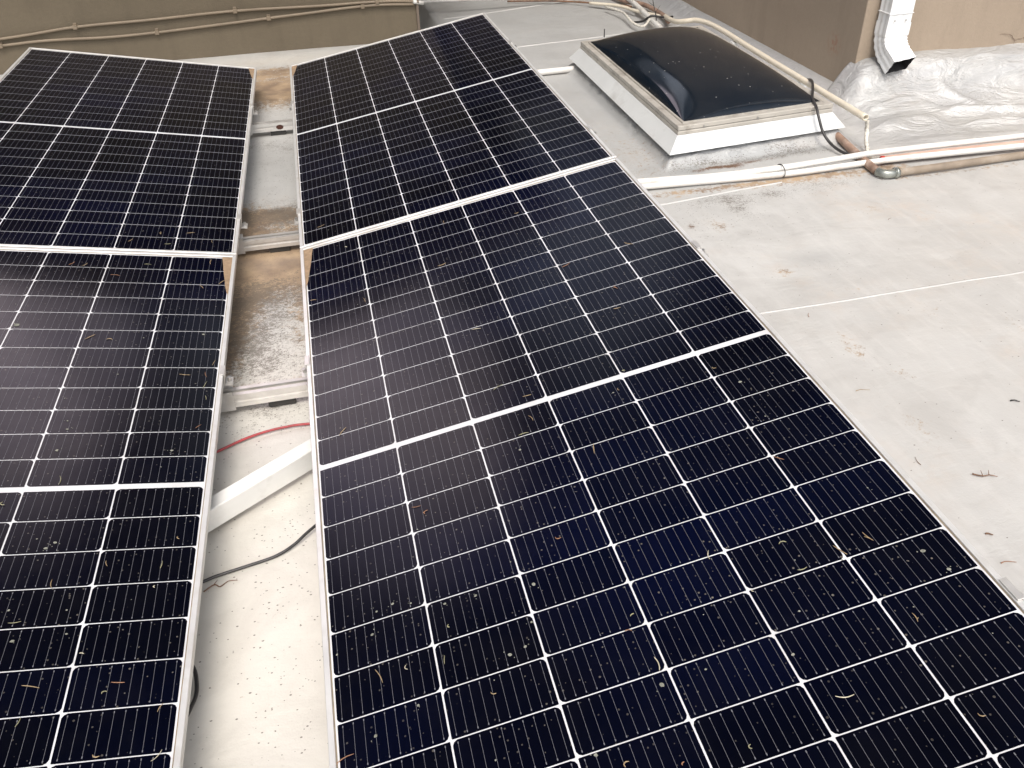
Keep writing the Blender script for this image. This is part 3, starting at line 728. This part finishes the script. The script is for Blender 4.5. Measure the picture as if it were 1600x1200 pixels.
# plant needles on the glass, each one placed by its panel cell
seen = set(); cnt = 0
PN = {'B': 'near right panel', 'A': 'far right panel', 'D': 'near left panel', 'C': 'far left panel'}
ORD = 'first second third fourth fifth sixth seventh eighth ninth tenth eleventh twelfth thirteenth'.split()
for (k, x, y, kind) in NEEDLES:
    if abs(x) > .545 or abs(y) > 1.13: continue
    inner = x + .552 if k in 'AB' else .552 - x
    col = min(5, max(0, int(inner / COLP))); row = int(max(0, abs(y) - MID) / ROWP) + 1; above = y > 0
    mk = rnd.choice(['tan', 'tan', 'tan', 'olive', 'olive', 'pale', 'red'])
    key = (k, col, row, above, kind, mk)
    if key in seen: mk = [c for c in ('tan', 'olive', 'red', 'pale') if (k, col, row, above, kind, c) not in seen][0]; key = (k, col, row, above, kind, mk)
    seen.add(key)
    a = rnd.uniform(0, math.pi) if kind == 'c' else rnd.choice([rnd.uniform(-.3, .4), rnd.uniform(.8, 2.3)])
    L = rnd.uniform(.016, .034) if kind == 's' else rnd.uniform(.009, .017)
    z = .0012 - .0036
    if kind == 's':
        bend = rnd.uniform(-.12, .12)
        P = [Vector((t * L * math.cos(a) - bend * L * (1 - 4 * t * t) * math.sin(a), t * L * math.sin(a) + bend * L * (1 - 4 * t * t) * math.cos(a), z + .0008 * abs(t))) for t in (-.5, -.2, .15, .5)]
    else:
        rr = L * .5; sp = rnd.uniform(1.2, 2.9)
        P = [Vector((rr * math.cos(a + sp * t), rr * .8 * math.sin(a + sp * t), z + .0012 * t)) for t in (0, .33, .66, 1)]
    r = rnd.uniform(.0007, .0011) * (1.15 if kind == 'c' else 1)
    v, f = tube_data(catmull(P, 4), r, 6, 0, lambda t: .5 + 1.2 * t * (1 - t) * 1.6, .12)
    if rnd.random() < .12:
        Q = [P[1], P[1] + Vector((rnd.uniform(-.008, .008), rnd.uniform(-.008, .008), .0012))]; v2, f2 = tube_data(Q, r * .8, 5); kk = len(v); v += v2; f += [tuple(t + kk for t in q) for q in f2]
    o = mesh('plant_needle', v, f, M['n_' + mk], None, True)
    side = 'R' if k in 'AB' else 'L'; cy = 1.159 if k in 'AC' else -1.159
    o.matrix_world = Matrix.Translation(O_[side]) @ A_[side] @ Matrix.Translation((x, y + cy, 0))
    cn = {'tan': 'tan', 'olive': 'olive', 'red': 'rusty', 'pale': 'pale'}[mk]
    tag(o, '%s %s needle, %s, %s column from gap, %s row %s middle bar' % ('straight' if kind == 's' else 'curled', cn, PN[k], ORD[col], ORD[row - 1], 'above' if above else 'below'), 'plant needle', 'plant needles scattered on the panels')

# ------------------------------------------------------------------ skylight
SZ = .02
sk = empty('skylight', (2.15, 1.5, RZ)); tag(sk, 'domed smoked acrylic skylight on a white flared curb beside the tan wall', 'skylight')
off0 = Vector((2.15, 1.5, RZ))
def L3(p, z): return Vector((p.x, p.y, z)) - off0
def rings(spec, mats, name, bevel=0.0, close=True):
    b = MB(); prev = None
    for d, z in spec:
        q = [L3(p, z) for p in offset_quad(d)]
        if prev:
            for k in range(4): b.quad(prev[k], prev[(k + 1) % 4], q[(k + 1) % 4], q[k])
        prev = q
    return b.build(name, mats, sk, bevel=bevel)
rings([(-.03, RZ - .02), (-.012, RZ + .02), (-.012, -.03)], M['silverp'], 'curb')
rings([(.052, -.0815), (.055, -.080), (.004, -.021), (.001, -.0195), (-.01, -.0195)], M['skirt'], 'skirt_flashing')
rings([(.0, -.0185), (.0, -.006), (-.0015, -.004), (-.0015, -.001), (-.006, -.001), (-.006, .0018), (-.001, .0018), (-.001, SZ - .002), (-.004, SZ), (-.030, SZ), (-.032, SZ - .006), (-.035, SZ - .006), (-.037, SZ + .002), (-.048, SZ + .002), (-.050, SZ - .01)], M['cap'], 'cap_frame')
q = offset_quad(-.046); NU, NV = 48, 72; v = []; f = []
for j in range(NV + 1):
    for i in range(NU + 1):
        u, t = i / NU, j / NV
        # ease samples toward the rim
        u_ = .5 - .5 * math.cos(math.pi * u); t_ = .5 - .5 * math.cos(math.pi * t)
        p = (q[0] * (1 - u_) + q[1] * u_) * (1 - t_) + (q[3] * (1 - u_) + q[2] * u_) * t_
        a, c = 2 * u_ - 1, 2 * t_ - 1
        hh = (max(0, 1 - abs(a) ** 2.3) * max(0, 1 - abs(c) ** 3.0)) ** .62
        v.append(L3(p, SZ + .001 + .104 * hh))
for j in range(NV):
    for i in range(NU):
        a = j * (NU + 1) + i; f.append((a, a + 1, a + NU + 2, a + NU + 1))
mesh('dome', v, f, M['dome'], sk, True)
rings([(-.0058, -.0008), (-.0052, -.0008), (-.0052, .0016), (-.0058, .0016)], M['dark'], 'joint_seal')
rings([(-.0505, SZ + .0015), (-.0480, SZ + .0032), (-.0462, SZ + .0032)], M['dark'], 'dome_gasket')
e1 = (SK[1] - SK[0]).normalized(); n1 = Vector((e1.y, -e1.x, 0))
for t in (.16, .5, .86):
    p = SK[0].lerp(SK[1], t); p0 = L3(p, SZ - .012) + n1 * .0; v, f = tube_data([p0, p0 + n1 * .003], .0045, 8); mesh('screw', v, f, M['zinc'], sk)
e2 = (SK[3] - SK[0]).normalized(); n2 = Vector((-e2.y, e2.x, 0))
for t in (.12, .37, .62, .87):
    p = SK[0].lerp(SK[3], t); p0 = L3(p, SZ - .012); v, f = tube_data([p0, p0 + n2 * .003], .0045, 8); mesh('screw', v, f, M['zinc'], sk)

# ------------------------------------------------------------------ downspout
dn = empty('downspout', (3.02, 1.19, 0)); tag(dn, 'white corrugated metal downspout with a kicked out elbow on the tan wall', 'downspout')
def ds_sec(c, ax, ay, wx, wy, corr=.0026, inset=0.0):
    """rectangular corrugated section round centre c with axes ax (width), ay (depth)"""
    P = []; nn = 10
    sides = [((-1, -1), (1, -1)), ((1, -1), (1, 1)), ((1, 1), (-1, 1)), ((-1, 1), (-1, -1))]
    for (a, b_) in sides:
        for k in range(nn):
            t = k / nn; x = a[0] + (b_[0] - a[0]) * t; y = a[1] + (b_[1] - a[1]) * t
            ri = -corr * (1 if k in (2, 3, 6, 7) else 0)
            nx_, ny_ = (0, a[1]) if a[1] == b_[1] else (a[0], 0)
            P.append(c + ax * (x * (wx / 2 - inset) + nx_ * ri) + ay * (y * (wy / 2 - inset) + ny_ * ri))
    return P
def loft(secs, name, mat, parent, inner=True, endcap=False):
    v = []; f = []; n = len(secs[0])
    for s_ in secs: v += [p - Vector((3.02, 1.19, 0)) for p in s_]
    for i in range(len(secs) - 1):
        for k in range(n): a = i * n + k; b_ = i * n + (k + 1) % n; f.append((a, b_, b_ + n, a + n))
    return mesh(name, v, f, mat, parent)
cx0, cyd = 3.022, 1.138
X = Vector((1, 0, 0)); Y = Vector((0, 1, 0))
secs = [ds_sec(Vector((cx0, cyd, z)), X, Y, .122, .088) for z in (3.1, 1.5, .62, .225)]
loft(secs, 'pipe', M['dsp'], dn)
secs = [ds_sec(Vector((cx0, cyd, z)), X, Y, .127, .093) for z in (.262, .205)]
c = Vector((cx0, cyd, .205)); dirn = Vector((0, 0, -1)); tgt = Vector((.14, -.80, -.58)).normalized()
NB = 9
for i in range(1, NB + 1):
    t = i / NB; d_ = Vector((0, 0, -1)).lerp(tgt, t).normalized()
    c = c + d_ * .0125
    ax = (X - d_ * X.dot(d_)).normalized(); ay = d_.cross(ax); ay = -ay if ay.y < 0 else ay
    secs.append(ds_sec(c, ax, ay, .124 - (.004 if i % 2 else 0), .090 - (.007 if i % 2 else 0)))
for i in range(4):
    c = c + tgt * .015; secs.append(ds_sec(c, ax, ay, .122, .088))
loft(secs, 'elbow', M['dsp'], dn)
isecs = [ds_sec(c - tgt * s_ + tgt * .0002, ax, ay, .122, .088, inset=.0015) for s_ in (0.0, .02, .045)]
o = loft(isecs, 'dark_inside', M['dsp_in'], dn)
kk = len(o.data.vertices)
b = MB(); b.poly([p - Vector((3.02, 1.19, 0)) for p in isecs[-1]]); b.build('dark_inside', M['dsp_in'], dn)  # dark sheet closing the bore, shade put into the colour
for zz in (.305,):
    b = MB(); b.box((cx0 - .0655 - 3.02, cyd - .048 - 1.19, zz), (cx0 + .0655 - 3.02, cyd + .048 - 1.19, zz + .003)); b.build('seam_lip', M['dsp'], dn)
for x_ in (-.03, .03):
    p0 = Vector((cx0 + x_ - 3.02, cyd - .0475 - 1.19, .275)); v, f = tube_data([p0, p0 - Vector((0, .003, 0))], .004, 8); mesh('screw', v, f, M['zinc'], dn)

# ------------------------------------------------------------------ pipes and conduits
def pipe(name, pts, r, mat, label, cat, hollow=0.0, sm=6, parts=None, seg=14):
    root = tube(name, pts, r, mat, None, seg, hollow, sm); return tag(root, label, cat)
cu = [(-5.2, 3.185, -.25), (-2.6, 3.185, .02), (-1.572, 3.185, .076), (-1.14, 3.185, .110), (-.707, 3.185, .118), (-.192, 3.185, .132), (.33, 3.185, .124), (.585, 3.185, .124), (.789, 3.185, .119), (.96, 3.185, .104)]
cl = [(-5.2, 3.185, -.3), (-2.6, 3.185, -.02), (-1.586, 3.185, .037), (-1.294, 3.185, .046), (-.977, 3.185, .038), (-.681, 3.185, .043), (-.34, 3.185, .058), (.003, 3.185, .075), (.244, 3.185, .086), (.516, 3.185, .100), (.721, 3.185, .102), (.93, 3.185, .090)]
def strapped(pts, xs, label):
    root = empty('conduit', (0, 3.185, 0)); tag(root, label, 'conduit')
    tube('tube', [Vector(p) - Vector((0, 3.185, 0)) for p in pts], .0082, M['taupe_pipe'], root, 12)
    P = catmull(pts, 8)
    for x in xs:
        p = min(P, key=lambda q_: abs(q_.x - x))
        b = MB(); b.box((p.x - .012, -.0125, p.z - .0125), (p.x + .012, .0145, p.z + .0125)); b.box((p.x - .010, .0105, p.z + .0126), (p.x + .010, .0145, p.z + .022)); b.build('strap', M['taupe_pipe'], root, bevel=.002)
strapped(cu, (-1.9, -1.14, -.2, .7), 'upper of the two taupe painted conduits along the far wall')
strapped(cl, (-1.6, -.68, .02, .6), 'lower of the two taupe painted conduits along the far wall')
pipe('pipe', [(.93, 3.172, .108), (1.0, 3.30, .07), (1.025, 3.934, -.05), (1.385, 3.92, -.055), (2.3, 3.95, -.10)], .012, M['pvc'], 'thin white pipe leaving the far wall corner across the roof', 'pipe')
pipe('pipe', [(.45, .50, -.118), (1.2, .46, -.112), (1.495, .453, -.108), (1.80, .42, -.108), (2.09, .405, -.100), (2.35, .42, -.098), (2.636, .442, -.098), (3.314, .434, -.098), (4.8, .42, -.10)], .0135, M['pvc'], 'long white pipe on the roof before the skylight, rear one of a pair', 'pipe')
pipe('pipe', [(.45, .46, -.122), (1.2, .438, -.122), (1.515, .430, -.122), (2.102, .385, -.120), (2.614, .392, -.116), (3.264, .361, -.112), (4.8, .30, -.112)], .0128, M['pvc'], 'long white pipe lying on the roof, front one of the pair, nearer the camera', 'pipe')
o = pipe('pipe', [(2.603, .414, -.122), (2.95, .41, -.12), (3.292, .399, -.12), (4.8, .36, -.12)], .0165, M['copper'], 'pinkish copper pipe wedged between the two white pipes at right', 'pipe')
v, f = tube_data([Vector((2.592, .414, -.122)), Vector((2.603, .414, -.122))], .0172, 14); mesh('end_cap', v, f, M['redend'], o, True)
o = pipe('pipe', [(2.560, .256, -.116), (2.85, .268, -.118), (3.191, .285, -.120), (4.0, .31, -.122)], .0165, M['tan'], 'tan pipe on the roof running right from a silver elbow', 'pipe')
tube('elbow', [(2.558, .256, -.116), (2.530, .252, -.116), (2.505, .262, -.116), (2.494, .290, -.116)], .0185, M['silverp'], o, 14, 0, 6)
v, f = tube_data([Vector((2.552, .2558, -.116)), Vector((2.566, .2562, -.116))], .0235, 16); mesh('collar', v, f, M['silverp'], o, True)
pipe('pipe', [(2.62, 1.1, -.119), (2.590, .88, -.119), (2.560, .70, -.119), (2.52, .46, -.120), (2.497, .300, -.118)], .0175, M['brownp'], 'weathered brown pipe coming out from under the skylight corner', 'pipe')
pipe('pipe', [(.9, 2.17, -.125), (1.2, 2.171, -.123), (1.51, 2.172, -.122), (1.763, 2.177, -.121)], .017, M['pvc'], 'short white pipe running into the left side of the skylight curb', 'pipe')
pipe('pipe', [(2.60, 4.4, -.08), (2.566, 3.553, -.085), (2.477, 2.772, -.085), (2.45, 2.52, -.085)], .017, M['pvc'], 'straight white pipe running away behind the skylight dome', 'pipe')
pipe('conduit', [(2.607, .607, .0), (2.615, .9, .0), (2.637, 1.606, .0), (2.655, 2.0, .0), (2.665, 2.20, .0), (2.665, 2.40, .0), (2.652, 2.50, -.002), (2.625, 2.575, -.006), (2.58, 2.62, -.018), (2.55, 2.70, -.035), (2.57, 2.86, -.055), (2.60, 3.0, -.07)], .0150, M['cream'], 'cream conduit running along the wall side of the skylight, open cut end', 'conduit', hollow=.72, sm=8)
pipe('pipe', [(2.60, 2.94, -.09), (2.655, 3.15, -.105), (2.661, 3.395, -.105), (2.637, 3.569, -.105), (2.56, 3.75, -.11), (2.5, 4.3, -.12)], .016, M['brownp'], 'reddish brown pipe behind the skylight beside the wall flashing', 'pipe')
# supports that hold the cream conduit off the flashing
for i, y in enumerate((1.25, 2.05)):
    b = MB(); b.box((2.632, y - .02, RZ + .002), (2.668, y + .02, -.0165)); tag(b.build('support_block', M['skirt'], None, bevel=.003), ['nearer', 'farther'][i] + ' small white block holding the cream conduit off the roof', 'block')
cable('cable', [(2.66, 1.30, -.03), (2.645, 1.20, .0), (2.62, 1.13, .022), (2.585, 1.05, .034), (2.52, .93, .036), (2.47, .84, .030), (2.44, .745, .018), (2.436, .70, -.02), (2.446, .665, -.07), (2.462, .615, -.105), (2.475, .55, -.118), (2.50, .49, -.122), (2.54, .45, -.125)], .0065, M['rubber'], 'black cable draped over the skylight corner and the cream conduit', 'cable')
cable('cable', [(2.615, .603, -.012), (2.618, .596, -.05), (2.606, .566, -.09), (2.600, .54, -.112), (2.58, .50, -.12), (2.58, .46, -.11)], .0085, M['rope'], 'paint crusted cable hanging from the open end of the cream conduit', 'cable', rough=.28)
cable('wire_tie', [(2.10 + .001 * k, .395 + .034 * math.cos(k * .52), -.108 + .026 * math.sin(k * .52)) for k in range(13)], .0022, M['rubber'], 'black wire tie round the two white pipes in front of the skylight', 'tie', sm=3, seg=6)
# tangle of dead stems and cable behind the dome
for i, (P, r, mt, lb) in enumerate([
        ([(2.44, 3.16, -.13), (2.46, 3.05, -.10), (2.50, 3.0, -.06), (2.58, 2.98, -.07), (2.66, 3.02, -.08)], .007, 'rubber', 'dark cable looping under the white pipe behind the dome'),
        ([(2.36, 3.55, -.10), (2.40, 3.30, -.09), (2.38, 3.02, -.10), (2.42, 2.92, -.10), (2.52, 3.05, -.07)], .008, 'rope', 'crusty pale cable loop left of the white pipe behind the dome'),
        ([(2.30, 3.75, -.11), (2.45, 3.55, -.10), (2.52, 3.35, -.10), (2.60, 3.10, -.09)], .011, 'cream', 'short cream pipe stub in the tangle behind the skylight'),
        ([(1.75, 4.10, -.125), (2.10, 3.95, -.12), (2.35, 3.72, -.11), (2.52, 3.45, -.09)], .006, 'twig', 'thin brown cable trailing over the far roof to the tangle')]):
    cable('cable', P, r, M[mt], lb, 'cable', rough=.1)
twig([(2.50, 2.90, -.08), (2.49, 2.91, -.02), (2.475, 2.93, .05), (2.47, 2.94, .08)], .0035, M['dark'], 'dark stem sticking up out of the tangle behind the dome', 'stem', kids=[[(2.49, 2.91, -.02), (2.53, 2.93, .02)], [(2.48, 2.92, .02), (2.44, 2.93, .05)]])
st = empty('roof_stub', (2.127, 2.87, RZ)); tag(st, 'thin dark metal stub standing on the roof behind the skylight', 'stub')
v, f = tube_data([Vector((0, 0, -.01)), Vector((0, 0, .055))], .004, 8); mesh('rod', v, f, M['dark'], st, True)
v, f = tube_data([Vector((0, 0, -.006)), Vector((0, 0, .004))], .012, 10); mesh('base', v, f, M['seam'], st)
